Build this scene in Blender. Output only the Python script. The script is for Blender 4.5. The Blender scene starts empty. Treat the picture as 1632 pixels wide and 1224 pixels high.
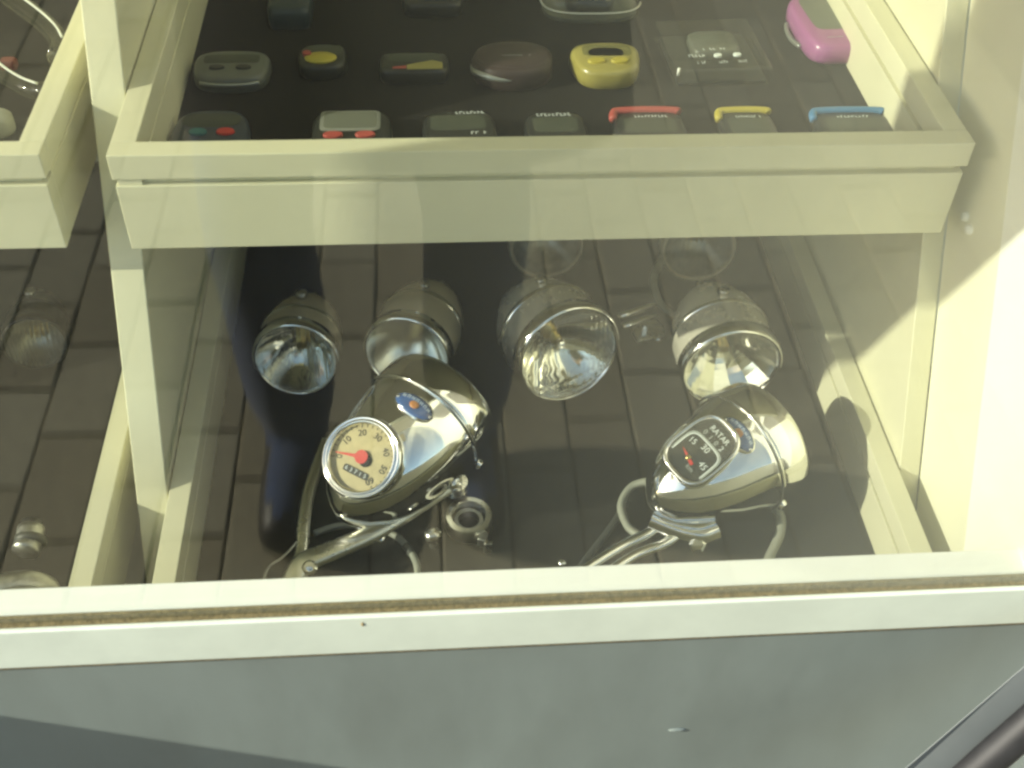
import bpy, bmesh, math, random
from mathutils import Vector, Matrix, Euler
random.seed(7)
R_ = math.radians
PI = math.pi
scn = bpy.context.scene
COL = scn.collection

# ------------------------------------------------------------------ camera
CAMH = 1.38
F_PX, CX, CY = 1812.0, 816.0, 612.0
_d = Vector((640 - CX, 1200 + CY, F_PX)).normalized()          # depth axis seen by the camera (right, up, forward)
_v = Vector((745 - CX, -(2425 - CY), F_PX))
_v = (_v - _d * _v.dot(_d)).normalized()
AXY, AXZ = _d, -_v
AXX = Vector((AXY.y * AXZ.z - AXY.z * AXZ.y, AXY.z * AXZ.x - AXY.x * AXZ.z, AXY.x * AXZ.y - AXY.y * AXZ.x))
if AXX.x < 0: AXX = -AXX
C2W = Matrix((AXX, AXY, AXZ))                                  # camera (right, up, fwd) -> world
cam_d = bpy.data.cameras.new('camera'); cam = bpy.data.objects.new('camera', cam_d); COL.objects.link(cam)
right, up, fwd = C2W @ Vector((1, 0, 0)), C2W @ Vector((0, 1, 0)), C2W @ Vector((0, 0, 1))
M3 = Matrix((right, up, -fwd)).transposed()
cam.matrix_world = Matrix.Translation((0, 0, CAMH)) @ M3.to_4x4()
cam_d.sensor_width = 36; cam_d.lens = 36 * F_PX / 1632; cam_d.clip_start = .005; cam_d.clip_end = 500
scn.camera = cam
cam_d.dof.use_dof = True; cam_d.dof.focus_distance = .91; cam_d.dof.aperture_fstop = 6

# ------------------------------------------------------------------ light
SUN = Vector((-1, -.235, .45)).normalized()                    # towards the sun
w = bpy.data.worlds.new('World'); scn.world = w; w.use_nodes = True
nt = w.node_tree; nt.nodes.clear()
o_ = nt.nodes.new('ShaderNodeOutputWorld'); b_ = nt.nodes.new('ShaderNodeBackground'); s_ = nt.nodes.new('ShaderNodeTexSky')
s_.sky_type = 'NISHITA'; s_.sun_disc = False
s_.sun_elevation = math.asin(SUN.z); s_.sun_rotation = math.atan2(SUN.x, SUN.y)
b_.inputs[1].default_value = .13
nt.links.new(s_.outputs[0], b_.inputs[0]); nt.links.new(b_.outputs[0], o_.inputs[0])
sl = bpy.data.lights.new('sun', 'SUN'); sl.energy = 5.0; sl.angle = R_(.53); sl.color = (1, .975, .86)
so = bpy.data.objects.new('sun', sl); COL.objects.link(so)
so.rotation_euler = SUN.to_track_quat('Z', 'Y').to_euler(); so.location = (-4, -1, 4)
scn.view_settings.view_transform = 'Standard'; scn.view_settings.look = 'None'
scn.view_settings.exposure = 1.17; scn.view_settings.gamma = 1
scn.cycles.use_denoising = True
scn.cycles.sample_clamp_indirect = 8
scn.cycles.transparent_max_bounces = 24
scn.cycles.max_bounces = 14; scn.cycles.glossy_bounces = 8; scn.cycles.transmission_bounces = 10
scn.cycles.pixel_filter_type = 'BLACKMAN_HARRIS'; scn.cycles.filter_width = 2.6
scn.cycles.caustics_reflective = False; scn.cycles.caustics_refractive = False

# ------------------------------------------------------------------ pixel -> point on a known surface
def ray(px, py): return C2W @ Vector(((px - CX) / F_PX, -(py - CY) / F_PX, 1))
def onz(px, py, z): r = ray(px, py); return r * ((z - CAMH) / r.z) + Vector((0, 0, CAMH))
def onx(px, py, x): r = ray(px, py); return r * (x / r.x) + Vector((0, 0, CAMH))
def ony(px, py, y): r = ray(px, py); return r * (y / r.y) + Vector((0, 0, CAMH))

# ------------------------------------------------------------------ materials
MATS = {}
def mat(name, col, rough=.5, metal=0., var=0., vscale=40., bump=0., bscale=200., spec=.5, coat=0., vcol=None, detail=4, trans=0., sheen=0., stretch=None, rvar=0.):
    m = bpy.data.materials.new(name); m.use_nodes = True; n = m.node_tree; P = n.nodes['Principled BSDF']
    P.inputs['Base Color'].default_value = (*col, 1); P.inputs['Roughness'].default_value = rough; P.inputs['Metallic'].default_value = metal
    P.inputs['Specular IOR Level'].default_value = spec; P.inputs['Coat Weight'].default_value = coat
    P.inputs['Transmission Weight'].default_value = trans; P.inputs['Sheen Weight'].default_value = sheen
    tc = n.nodes.new('ShaderNodeTexCoord'); src = tc.outputs['Object']
    if stretch:
        mp = n.nodes.new('ShaderNodeMapping'); mp.inputs['Scale'].default_value = stretch
        n.links.new(src, mp.inputs[0]); src = mp.outputs[0]
    if var or vcol or rvar:
        t = n.nodes.new('ShaderNodeTexNoise'); t.inputs['Scale'].default_value = vscale; t.inputs['Detail'].default_value = detail
        t.inputs['Roughness'].default_value = .65
        n.links.new(src, t.inputs['Vector'])
        cr = n.nodes.new('ShaderNodeValToRGB'); e = cr.color_ramp.elements
        e[0].position = .3; e[1].position = .72
        lo = vcol if vcol else tuple(c * (1 - var) for c in col)
        hi = tuple(min(1, c * (1 + var * .6)) for c in col)
        e[0].color = (*lo, 1); e[1].color = (*hi, 1)
        n.links.new(t.outputs[0], cr.inputs[0])
        if var or vcol: n.links.new(cr.outputs[0], P.inputs['Base Color'])
        if rvar:
            mr = n.nodes.new('ShaderNodeMapRange'); mr.inputs[1].default_value = .3; mr.inputs[2].default_value = .75
            mr.inputs[3].default_value = rough; mr.inputs[4].default_value = rough + rvar
            n.links.new(t.outputs[0], mr.inputs[0]); n.links.new(mr.outputs[0], P.inputs['Roughness'])
    if bump:
        t2 = n.nodes.new('ShaderNodeTexNoise'); t2.inputs['Scale'].default_value = bscale; t2.inputs['Detail'].default_value = 5
        n.links.new(src, t2.inputs['Vector'])
        bp = n.nodes.new('ShaderNodeBump'); bp.inputs['Strength'].default_value = bump; bp.inputs['Distance'].default_value = .002
        n.links.new(t2.outputs[0], bp.inputs['Height']); n.links.new(bp.outputs[0], P.inputs['Normal'])
    MATS[name] = m; return m

mat('ivory', (.80, .785, .62), .42, var=.05, vscale=9, bump=.04, bscale=60)
mat('cream', (.655, .64, .46), .42, var=.06, vscale=9, bump=.04, bscale=60, rvar=.15)
mat('white', (.90, .90, .85), .4, var=.03, vscale=12, bump=.05, bscale=50, rvar=.15)
mat('ledge', (.95, .955, .93), .4, var=.03, vscale=20)
mat('fascia', (.53, .575, .47), .45, var=.08, vscale=16, bump=.08, bscale=70)
mat('gasket', (.27, .215, .11), .85, var=.5, vscale=260, bump=.5, bscale=500)
mat('panel', (.160, .188, .168), .3, var=.2, vscale=9, bump=.08, bscale=40, rvar=.25, stretch=(1, 1, .35), detail=9)
mat('board', (.14, .155, .15), .4, var=.1, vscale=10)
mat('rubber', (.012, .012, .013), .5, var=.4, vscale=60)
mat('felt', (.019, .018, .0155), .95, var=.45, vscale=700, bump=.5, bscale=1400, spec=.1)
mat('felt_veil', (.024, .022, .018), .95, var=.45, vscale=700, bump=.5, bscale=1400, spec=.15)  # browner copy of felt; imitates the reflected veil over the left trays
mat('chrome', (.90, .90, .88), .03, 1, rvar=.07, vscale=55)
mat('satin', (.78, .77, .68), .24, 1, rvar=.12, vscale=30)
mat('chrome_old', (.60, .59, .54), .16, 1, var=.25, vscale=90, rvar=.25)
mat('steel', (.45, .45, .42), .33, 1, var=.3, vscale=120, rvar=.2)
mat('reflector', (.88, .87, .82), .07, 1)
mat('brass', (.5, .38, .15), .3, 1)
mat('dial_cream', (.52, .44, .24), .5, var=.14, vscale=120)
mat('dial_black', (.012, .014, .014), .4)
mat('ink_black', (.02, .02, .018), .6)
mat('ink_white', (.72, .78, .78), .6)
mat('ink_grey', (.4, .44, .42), .6)
mat('red', (.62, .035, .03), .4)
mat('enamel_blue', (.03, .10, .30), .18, coat=.5)
mat('enamel_light', (.45, .55, .66), .3)
mat('orange', (.5, .2, .06), .4)
mat('cable_grey', (.30, .31, .26), .5, var=.15, vscale=60)
mat('cable_dark', (.05, .055, .05), .5)
mat('black_plastic', (.016, .018, .018), .32, var=.3, vscale=90)
mat('grey_plastic', (.11, .12, .105), .3, var=.12, vscale=90, coat=.2)
mat('teal_plastic', (.02, .035, .045), .35)
mat('navy_plastic', (.028, .04, .065), .35)
mat('maroon_plastic', (.05, .036, .034), .4, spec=.3)
mat('silver_plastic', (.34, .36, .34), .3, metal=.6)
mat('yellow_plastic', (.45, .38, .05), .4)
mat('pale_yellow', (.33, .29, .075), .28, coat=.3)
mat('pink_plastic', (.33, .11, .28), .28, coat=.3)
mat('red_dim', (.16, .04, .03), .6)
mat('red_plastic', (.40, .07, .06), .4)
mat('blue_plastic', (.05, .19, .38), .35)
mat('teal_button', (.03, .17, .18), .4)
mat('lcd', (.06, .068, .052), .4, spec=.25)
mat('lcd_grey', (.14, .15, .12), .4, spec=.3)
mat('lcd_olive', (.17, .16, .055), .4, spec=.3)
mat('sticker', (.66, .68, .55), .6)
mat('jeans', (.045, .07, .16), .9, var=.35, vscale=60, bump=.4, bscale=500, sheen=.2)
mat('jacket', (.018, .018, .022), .85, var=.3, vscale=40, bump=.2, bscale=80)
mat('skin', (.55, .33, .24), .5, var=.08, vscale=60)
mat('hair', (.04, .025, .015), .6, bump=.5, bscale=300)
mat('shoe', (.015, .013, .012), .5)
mat('poster', (.62, .58, .48), .7, var=.06, vscale=6)
mat('clear_white', (.85, .86, .82), .3)
mat('sand', (.19, .165, .11), .95, var=.35, vscale=300, bump=.5, bscale=600)

def paver_mat():
    m = bpy.data.materials.new('paver'); m.use_nodes = True; n = m.node_tree; P = n.nodes['Principled BSDF']
    oi = n.nodes.new('ShaderNodeObjectInfo'); cr = n.nodes.new('ShaderNodeValToRGB'); e = cr.color_ramp.elements
    e[0].color = (.38, .33, .22, 1); e[1].color = (.50, .46, .33, 1); x = cr.color_ramp.elements.new(.5); x.color = (.44, .395, .275, 1)
    n.links.new(oi.outputs['Random'], cr.inputs[0])
    tc = n.nodes.new('ShaderNodeTexCoord'); t = n.nodes.new('ShaderNodeTexNoise'); t.inputs['Scale'].default_value = 70; t.inputs['Detail'].default_value = 6
    n.links.new(tc.outputs['Object'], t.inputs['Vector'])
    mx = n.nodes.new('ShaderNodeMix'); mx.data_type = 'RGBA'; mx.blend_type = 'MULTIPLY'; mx.inputs['Factor'].default_value = .5
    n.links.new(cr.outputs[0], mx.inputs['A']); n.links.new(t.outputs[0], mx.inputs['B'])
    n.links.new(mx.outputs['Result'], P.inputs['Base Color']); P.inputs['Roughness'].default_value = .85
    bp = n.nodes.new('ShaderNodeBump'); bp.inputs['Strength'].default_value = .5; bp.inputs['Distance'].default_value = .003
    n.links.new(t.outputs[0], bp.inputs['Height']); n.links.new(bp.outputs[0], P.inputs['Normal'])
    MATS['paver'] = m
paver_mat()
def ground_mat():
    m = bpy.data.materials.new('ground'); m.use_nodes = True; n = m.node_tree; P = n.nodes['Principled BSDF']
    tc = n.nodes.new('ShaderNodeTexCoord'); br = n.nodes.new('ShaderNodeTexBrick')
    mp = n.nodes.new('ShaderNodeMapping'); mp.inputs['Rotation'].default_value = (0, 0, PI / 2)
    n.links.new(tc.outputs['Object'], mp.inputs[0]); n.links.new(mp.outputs[0], br.inputs[0])
    br.inputs['Color1'].default_value = (.13, .10, .08, 1); br.inputs['Color2'].default_value = (.18, .15, .12, 1); br.inputs['Mortar'].default_value = (.05, .045, .035, 1)
    br.inputs['Scale'].default_value = 1; br.inputs['Brick Width'].default_value = .22; br.inputs['Row Height'].default_value = .107; br.inputs['Mortar Size'].default_value = .005
    n.links.new(br.outputs[0], P.inputs['Base Color']); P.inputs['Roughness'].default_value = .9
    MATS['ground'] = m
ground_mat()
def pane_mat(name, tint, f0, dust=0., rough=0., dustcol=(.8, .80, .68), corner=0.):
    """thin sheet of glass or clear plastic: lets light straight through, mirrors a Fresnel share, carries a little dust and, with corner, painted haze"""
    m = bpy.data.materials.new(name); m.use_nodes = True; n = m.node_tree; n.nodes.clear()
    out = n.nodes.new('ShaderNodeOutputMaterial'); tr = n.nodes.new('ShaderNodeBsdfTransparent'); tr.inputs[0].default_value = (*tint, 1)
    gl = n.nodes.new('ShaderNodeBsdfGlossy'); gl.inputs['Roughness'].default_value = rough; gl.inputs['Color'].default_value = (1, .985, .92, 1)
    lw = n.nodes.new('ShaderNodeLayerWeight'); lw.inputs[0].default_value = .5
    pw = n.nodes.new('ShaderNodeMath'); pw.operation = 'POWER'; pw.inputs[1].default_value = 5; n.links.new(lw.outputs['Facing'], pw.inputs[0])
    ml = n.nodes.new('ShaderNodeMath'); ml.operation = 'MULTIPLY_ADD'; ml.inputs[1].default_value = 1 - f0; ml.inputs[2].default_value = f0
    n.links.new(pw.outputs[0], ml.inputs[0])
    mx = n.nodes.new('ShaderNodeMixShader'); n.links.new(ml.outputs[0], mx.inputs[0]); n.links.new(tr.outputs[0], mx.inputs[1]); n.links.new(gl.outputs[0], mx.inputs[2])
    last = mx
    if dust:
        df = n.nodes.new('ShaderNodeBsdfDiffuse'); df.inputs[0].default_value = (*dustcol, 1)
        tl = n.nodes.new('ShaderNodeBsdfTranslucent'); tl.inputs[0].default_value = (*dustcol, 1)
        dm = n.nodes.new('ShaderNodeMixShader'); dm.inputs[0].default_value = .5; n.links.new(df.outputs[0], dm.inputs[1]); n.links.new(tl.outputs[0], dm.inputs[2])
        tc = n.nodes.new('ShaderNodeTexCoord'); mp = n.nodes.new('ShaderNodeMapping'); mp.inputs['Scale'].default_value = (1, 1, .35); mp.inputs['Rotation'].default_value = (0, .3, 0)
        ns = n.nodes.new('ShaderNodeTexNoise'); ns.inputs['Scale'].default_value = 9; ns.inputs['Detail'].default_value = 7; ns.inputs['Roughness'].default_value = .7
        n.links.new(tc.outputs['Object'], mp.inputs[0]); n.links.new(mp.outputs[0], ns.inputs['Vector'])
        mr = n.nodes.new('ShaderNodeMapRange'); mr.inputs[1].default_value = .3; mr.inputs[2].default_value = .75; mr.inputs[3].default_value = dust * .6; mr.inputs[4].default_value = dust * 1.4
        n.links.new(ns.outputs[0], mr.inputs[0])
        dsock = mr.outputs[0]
        if corner:                                              # sun flare painted on the pane as haze, thickening to the right
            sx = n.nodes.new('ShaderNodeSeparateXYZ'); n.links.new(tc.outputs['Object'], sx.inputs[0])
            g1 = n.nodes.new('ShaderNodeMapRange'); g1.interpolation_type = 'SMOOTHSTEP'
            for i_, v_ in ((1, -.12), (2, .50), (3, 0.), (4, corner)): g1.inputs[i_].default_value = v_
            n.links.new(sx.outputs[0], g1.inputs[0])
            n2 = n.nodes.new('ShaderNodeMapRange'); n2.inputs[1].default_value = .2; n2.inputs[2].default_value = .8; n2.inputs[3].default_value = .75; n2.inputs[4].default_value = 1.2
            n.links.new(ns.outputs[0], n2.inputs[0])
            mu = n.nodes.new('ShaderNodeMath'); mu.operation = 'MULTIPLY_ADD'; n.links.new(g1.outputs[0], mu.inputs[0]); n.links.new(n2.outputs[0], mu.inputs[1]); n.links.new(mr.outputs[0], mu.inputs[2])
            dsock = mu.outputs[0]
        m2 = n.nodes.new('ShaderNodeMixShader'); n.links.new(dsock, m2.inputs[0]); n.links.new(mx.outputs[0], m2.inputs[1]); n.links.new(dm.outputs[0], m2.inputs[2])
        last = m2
    n.links.new(last.outputs[0], out.inputs[0]); MATS[name] = m
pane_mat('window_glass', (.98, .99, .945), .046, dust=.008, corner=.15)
pane_mat('clear_plastic', (.95, .96, .94), .035, dust=.01, rough=.05)
pane_mat('dial_glass', (.97, .97, .95), .05)
pane_mat('lens_clear', (.97, .98, .97), .05)
def glass_mat(name, ior, rough=0.):
    m = bpy.data.materials.new(name); m.use_nodes = True; P = m.node_tree.nodes['Principled BSDF']
    P.inputs['Base Color'].default_value = (.97, .98, .95, 1); P.inputs['Transmission Weight'].default_value = 1; P.inputs['IOR'].default_value = ior; P.inputs['Roughness'].default_value = rough
    MATS[name] = m
glass_mat('lens_glass', 1.45)
def ribbed(name, scale, strength, blocks=0.):
    glass_mat(name, 1.4); n = MATS[name].node_tree; P = n.nodes['Principled BSDF']
    tc = n.nodes.new('ShaderNodeTexCoord'); wv = n.nodes.new('ShaderNodeTexWave'); wv.wave_type = 'BANDS'; wv.bands_direction = 'X'; wv.inputs['Scale'].default_value = scale
    n.links.new(tc.outputs['Object'], wv.inputs[0]); h = wv.outputs['Fac']
    if blocks:
        w2 = n.nodes.new('ShaderNodeTexWave'); w2.bands_direction = 'Z'; w2.inputs['Scale'].default_value = blocks; n.links.new(tc.outputs['Object'], w2.inputs[0])
        ad = n.nodes.new('ShaderNodeMath'); n.links.new(wv.outputs['Fac'], ad.inputs[0]); n.links.new(w2.outputs['Fac'], ad.inputs[1]); h = ad.outputs[0]
    bp = n.nodes.new('ShaderNodeBump'); bp.inputs['Strength'].default_value = strength; bp.inputs['Distance'].default_value = .0012
    n.links.new(h, bp.inputs['Height']); n.links.new(bp.outputs[0], P.inputs['Normal'])
glass_mat('lens_frost', 1.3, .35); ribbed('lens_ribs', 75, .55); ribbed('lens_prism', 62, .42, 20)
mat('warm_chrome', (.85, .81, .68), .24, metal=.5, var=.06, vscale=40, rvar=.06)
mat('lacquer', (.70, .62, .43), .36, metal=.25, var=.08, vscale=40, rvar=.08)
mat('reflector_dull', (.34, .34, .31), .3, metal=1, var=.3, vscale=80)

# ------------------------------------------------------------------ helpers
def link(name, me, m=None, parent=None, smooth=True):
    ob = bpy.data.objects.new(name, me); COL.objects.link(ob)
    if m: me.materials.append(MATS[m])
    if parent: ob.parent = parent
    if smooth:
        for p in me.polygons: p.use_smooth = True
    return ob
def from_bm(name, bm, m=None, parent=None, smooth=False, bevel=0., seg=2):
    bmesh.ops.recalc_face_normals(bm, faces=bm.faces)
    me = bpy.data.meshes.new(name); bm.to_mesh(me); bm.free()
    ob = link(name, me, m, parent, smooth)
    if bevel:
        md = ob.modifiers.new('bevel', 'BEVEL'); md.width = bevel; md.segments = seg; md.limit_method = 'ANGLE'; md.angle_limit = R_(40)
        for p in me.polygons: p.use_smooth = True
        md2 = ob.modifiers.new('wn', 'WEIGHTED_NORMAL'); md2.keep_sharp = False
    return ob
def add_box(bm, x0, x1, y0, y1, z0, z1):
    v = [bm.verts.new(p) for p in ((x0, y0, z0), (x1, y0, z0), (x1, y1, z0), (x0, y1, z0), (x0, y0, z1), (x1, y0, z1), (x1, y1, z1), (x0, y1, z1))]
    for f in ((0, 3, 2, 1), (4, 5, 6, 7), (0, 1, 5, 4), (1, 2, 6, 5), (2, 3, 7, 6), (3, 0, 4, 7)): bm.faces.new([v[i] for i in f])
def box(name, x0, x1, y0, y1, z0, z1, m, parent=None, bevel=.0012):
    bm = bmesh.new(); add_box(bm, x0, x1, y0, y1, z0, z1)
    return from_bm(name, bm, m, parent, bevel=bevel)
def prism(name, poly, axis, a, b, m, parent=None, bevel=.0012):
    """polygon in the two other axes extruded along axis from a to b"""
    bm = bmesh.new()
    def P(p, t): return {'x': (t, p[0], p[1]), 'y': (p[0], t, p[1]), 'z': (p[0], p[1], t)}[axis]
    A = [bm.verts.new(P(p, a)) for p in poly]; B = [bm.verts.new(P(p, b)) for p in poly]
    bm.faces.new(A[::-1]); bm.faces.new(B); n = len(poly)
    for i in range(n): bm.faces.new((A[i], A[(i + 1) % n], B[(i + 1) % n], B[i]))
    return from_bm(name, bm, m, parent, bevel=bevel)
def lathe(name, prof, m, parent=None, seg=48, axis='x', sharp=None, off=(0, 0, 0), sy=1., sz=1.):
    """prof: (x along axis, radius)"""
    bm = bmesh.new(); rings = []
    for x, r in prof:
        if r < 1e-6:
            rings.append([bm.verts.new((x, 0, 0))]); continue
        rings.append([bm.verts.new((x, r * sy * math.cos(2 * PI * k / seg), r * sz * math.sin(2 * PI * k / seg))) for k in range(seg)])
    for A, B in zip(rings, rings[1:]):
        for k in range(seg):
            k2 = (k + 1) % seg
            if len(A) == 1 and len(B) == 1: continue
            if len(A) == 1: bm.faces.new((A[0], B[k], B[k2]))
            elif len(B) == 1: bm.faces.new((A[k], B[0], A[k2]))
            else: bm.faces.new((A[k], B[k], B[k2], A[k2]))
    if axis == 'z':
        for v in bm.verts: x, y, z = v.co; v.co = (y, z, x)
    for v in bm.verts: v.co += Vector(off)
    ob = from_bm(name, bm, m, parent, smooth=True)
    if sharp:
        md = ob.modifiers.new('es', 'EDGE_SPLIT'); md.split_angle = R_(sharp)
    return ob
def catmull(pts, n=8):
    pts = [Vector(p) for p in pts]; P = [pts[0] * 2 - pts[1]] + pts + [pts[-1] * 2 - pts[-2]]; out = []
    for i in range(1, len(P) - 2):
        for k in range(n):
            t = k / n; a, b, c, d = P[i - 1], P[i], P[i + 1], P[i + 2]
            out.append(.5 * ((2 * b) + (c - a) * t + (2 * a - 5 * b + 4 * c - d) * t * t + (3 * b - a - 3 * c + d) * t ** 3))
    out.append(pts[-1]); return out
def add_tube(bm, pts, r, seg=10, flat=1.):
    rings = []; n = len(pts); prev = None
    for i, p in enumerate(pts):
        t = (pts[min(i + 1, n - 1)] - pts[max(i - 1, 0)]).normalized()
        ref = prev if prev else (Vector((0, 0, 1)) if abs(t.z) < .9 else Vector((1, 0, 0)))
        u = (ref - t * ref.dot(t)).normalized(); prev = u; v = t.cross(u)
        rr = r(i / (n - 1)) if callable(r) else r
        rings.append([bm.verts.new(p + (u * math.cos(2 * PI * k / seg) * flat + v * math.sin(2 * PI * k / seg)) * rr) for k in range(seg)])
    for A, B in zip(rings, rings[1:]):
        for k in range(seg): bm.faces.new((A[k], A[(k + 1) % seg], B[(k + 1) % seg], B[k]))
    bm.faces.new(rings[0][::-1]); bm.faces.new(rings[-1])
def tube(name, pts, r, m, parent=None, seg=10, n=8, flat=1.):
    bm = bmesh.new(); add_tube(bm, catmull(pts, n) if n > 1 else [Vector(p) for p in pts], r, seg, flat)
    return from_bm(name, bm, m, parent, smooth=True)
def thing(name, label, cat, loc, rot=(0, 0, 0), group=None):
    o = bpy.data.objects.new(name, None); COL.objects.link(o); o.location = loc; o.rotation_euler = rot
    o.empty_display_size = .02; tag(o, label, cat, group); return o
def tag(o, label, cat, group=None):
    o['label'] = label; o['category'] = cat
    if group: o['group'] = group
    return o
def struct(o): o['kind'] = 'structure'; return o
def text(name, s, size, m, parent, mtx, depth=.0002, align='CENTER', sx=1.):
    c = bpy.data.curves.new(name, 'FONT'); c.body = s; c.size = size; c.align_x = align; c.align_y = 'CENTER'; c.extrude = depth; c.resolution_u = 3
    t = bpy.data.objects.new('tmp', c); COL.objects.link(t)
    bpy.context.view_layer.update()
    me = bpy.data.meshes.new_from_object(t.evaluated_get(bpy.context.evaluated_depsgraph_get()))
    bpy.data.objects.remove(t)
    me.transform(mtx @ Matrix.Diagonal((sx, 1, 1, 1)))
    me.materials.clear()
    return link(name, me, m, parent, smooth=False)
def frame(o, xa, ya):
    xa = Vector(xa).normalized(); za = xa.cross(Vector(ya)).normalized(); ya = za.cross(xa)
    return Matrix.Translation(o) @ Matrix((xa, ya, za)).transposed().to_4x4()
def se_pts(a, b, n, seg, skew=0.):
    out = []
    for k in range(seg):
        t = 2 * PI * k / seg; c, s = math.cos(t), math.sin(t)
        x = a * math.copysign(abs(c) ** (2 / n), c); y = b * math.copysign(abs(s) ** (2 / n), s)
        out.append((x * (1 + skew * y / b), y))
    return out
def se_body(name, a, b, n, layers, m, parent=None, seg=40, skew=0., off=(0, 0, 0), mtx=None):
    """rounded slab: superellipse outline, layers of (scale, z); closed at both ends"""
    bm = bmesh.new(); rings = []
    base = se_pts(a, b, n, seg, skew)
    for sc, z in layers:
        if isinstance(sc, tuple): fx, fy = sc
        else: fx = fy = sc
        rings.append([bm.verts.new((x * fx + off[0], y * fy + off[1], z + off[2])) for x, y in base])
    for A, B in zip(rings, rings[1:]):
        for k in range(seg): bm.faces.new((A[k], A[(k + 1) % seg], B[(k + 1) % seg], B[k]))
    bm.faces.new(rings[0][::-1]); bm.faces.new(rings[-1])
    if mtx: bm.transform(mtx)
    ob = from_bm(name, bm, m, parent, smooth=True)
    md = ob.modifiers.new('es', 'EDGE_SPLIT'); md.split_angle = R_(50)
    return ob
Zr = lambda z: CAMH + z                                        # heights measured from the camera

# ================================================================== THE SETTING
# ground and pavement in front of the shop window (seen mirrored in the glass)
bm = bmesh.new(); add_box(bm, -150, 150, -150, .46, -.2, -.012)
struct(from_bm('ground', bm, 'ground'))
pav = box('pavement', -1.36, 1.36, -2.62, .395, -.011, -.006, 'sand', bevel=0); struct(pav)
bm = bmesh.new(); BW, BL, BH = .1028, .2110, .012
v0 = [(sx * BW / 2 * f, sy * BL / 2 * g, z) for z, f, g in ((-.0055, 1, 1), (.004, 1, 1), (.0065, .95, .975)) for sx, sy in ((-1, -1), (1, -1), (1, 1), (-1, 1))]
vs = [bm.verts.new(p) for p in v0]
for L in (0, 4):
    for k in range(4): bm.faces.new((vs[L + k], vs[L + (k + 1) % 4], vs[L + 4 + (k + 1) % 4], vs[L + 4 + k]))
bm.faces.new(vs[8:12])
paver_me = bpy.data.meshes.new('paver'); bmesh.ops.recalc_face_normals(bm, faces=bm.faces); bm.to_mesh(paver_me); bm.free(); paver_me.materials.append(MATS['paver'])
for i in range(-11, 13):
    for j in range(12):
        o = bpy.data.objects.new('paver', paver_me); COL.objects.link(o); o.parent = pav
        o.location = (.0535 + i * .107 - .0535 + .0575, .864 - 1.16 - j * .2155 + (.108 if i % 2 else 0) + .2, random.uniform(-.002, .001))
        o.rotation_euler = (random.uniform(-.012, .012), random.uniform(-.015, .015), random.uniform(-.008, .008))

# shop window: base panel, fascia, gasket, ledge, pane, posts
XW0, XW1 = -2.7, .4
struct(prism('window_ledge', [(.4395, Zr(-.70)), (.4395, Zr(-.6395)), (.4402, Zr(-.6386)), (.4562, Zr(-.6345)), (.4572, Zr(-.6355)), (.4572, Zr(-.70))], 'x', XW0, .46, 'ledge', bevel=0))
gk = prism('glazing_gasket', [(.4304, Zr(-.69)), (.4304, Zr(-.6462)), (.4372, Zr(-.6456)), (.4376, Zr(-.6405)), (.4393, Zr(-.6398)), (.4393, Zr(-.69))], 'x', XW0, .4595, 'gasket', bevel=0)
tag(gk, 'brown putty strip along the foot of the shop window glass', 'gasket')
fa = box('window_fascia', XW0, .599, .4262, .4302, Zr(-.6825), Zr(-.6398), 'fascia', bevel=.0012)
tag(fa, 'cream white front rail running below the window glass', 'rail')
pn = box('base_panel', XW0, .599, .4345, .455, .012, Zr(-.6815), 'panel', bevel=0)
tag(pn, 'smooth grey painted panel under the window rail', 'panel')
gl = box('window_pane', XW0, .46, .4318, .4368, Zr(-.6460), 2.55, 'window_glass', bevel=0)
tag(gl, 'dusty clear shop window pane with painted haze to the right, reflecting the brick pavement', 'window')
po = box('window_poster', -1.0, .14, .4375, .4385, Zr(-.157), Zr(.45), 'poster', bevel=0)
tag(po, 'plain paper poster taped inside the window glass above the trays', 'poster')
hd = box('window_head', XW0, 1.0, .40, 1.45, 2.55, 2.75, 'white', bevel=.003); struct(hd)
struct(box('shop_back_wall', XW0, 1.0, 1.40, 1.45, .0, 2.55, 'cream', bevel=0))
struct(box('window_floor', XW0, .46, .5405, 1.40, Zr(-.93), Zr(-.91), 'cream', bevel=0))
struct(box('shadow_block', -1.6, -.78, .16, .4255, -.005, Zr(-.545), 'panel', bevel=.01))  # unseen block, added to cast the shadow on the panel's lower left
SL = lambda z, o=0.: .745 + (z + .435) * .525 + o              # slanted front of the display cabinet, z from the camera

# right hand reveal (white) and post
z0, z1 = -.80, .9
rv = prism('window_reveal', [(.4398, Zr(z0)), (SL(z0, -.0989), Zr(z0)), (SL(z1, -.0989), Zr(z1)), (.4398, Zr(z1))], 'x', .4046, .599, 'white', bevel=0); struct(rv)
pst = box('window_post', .60, .75, .36, .50, .012, 2.55, 'white', bevel=.004); struct(pst)

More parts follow.
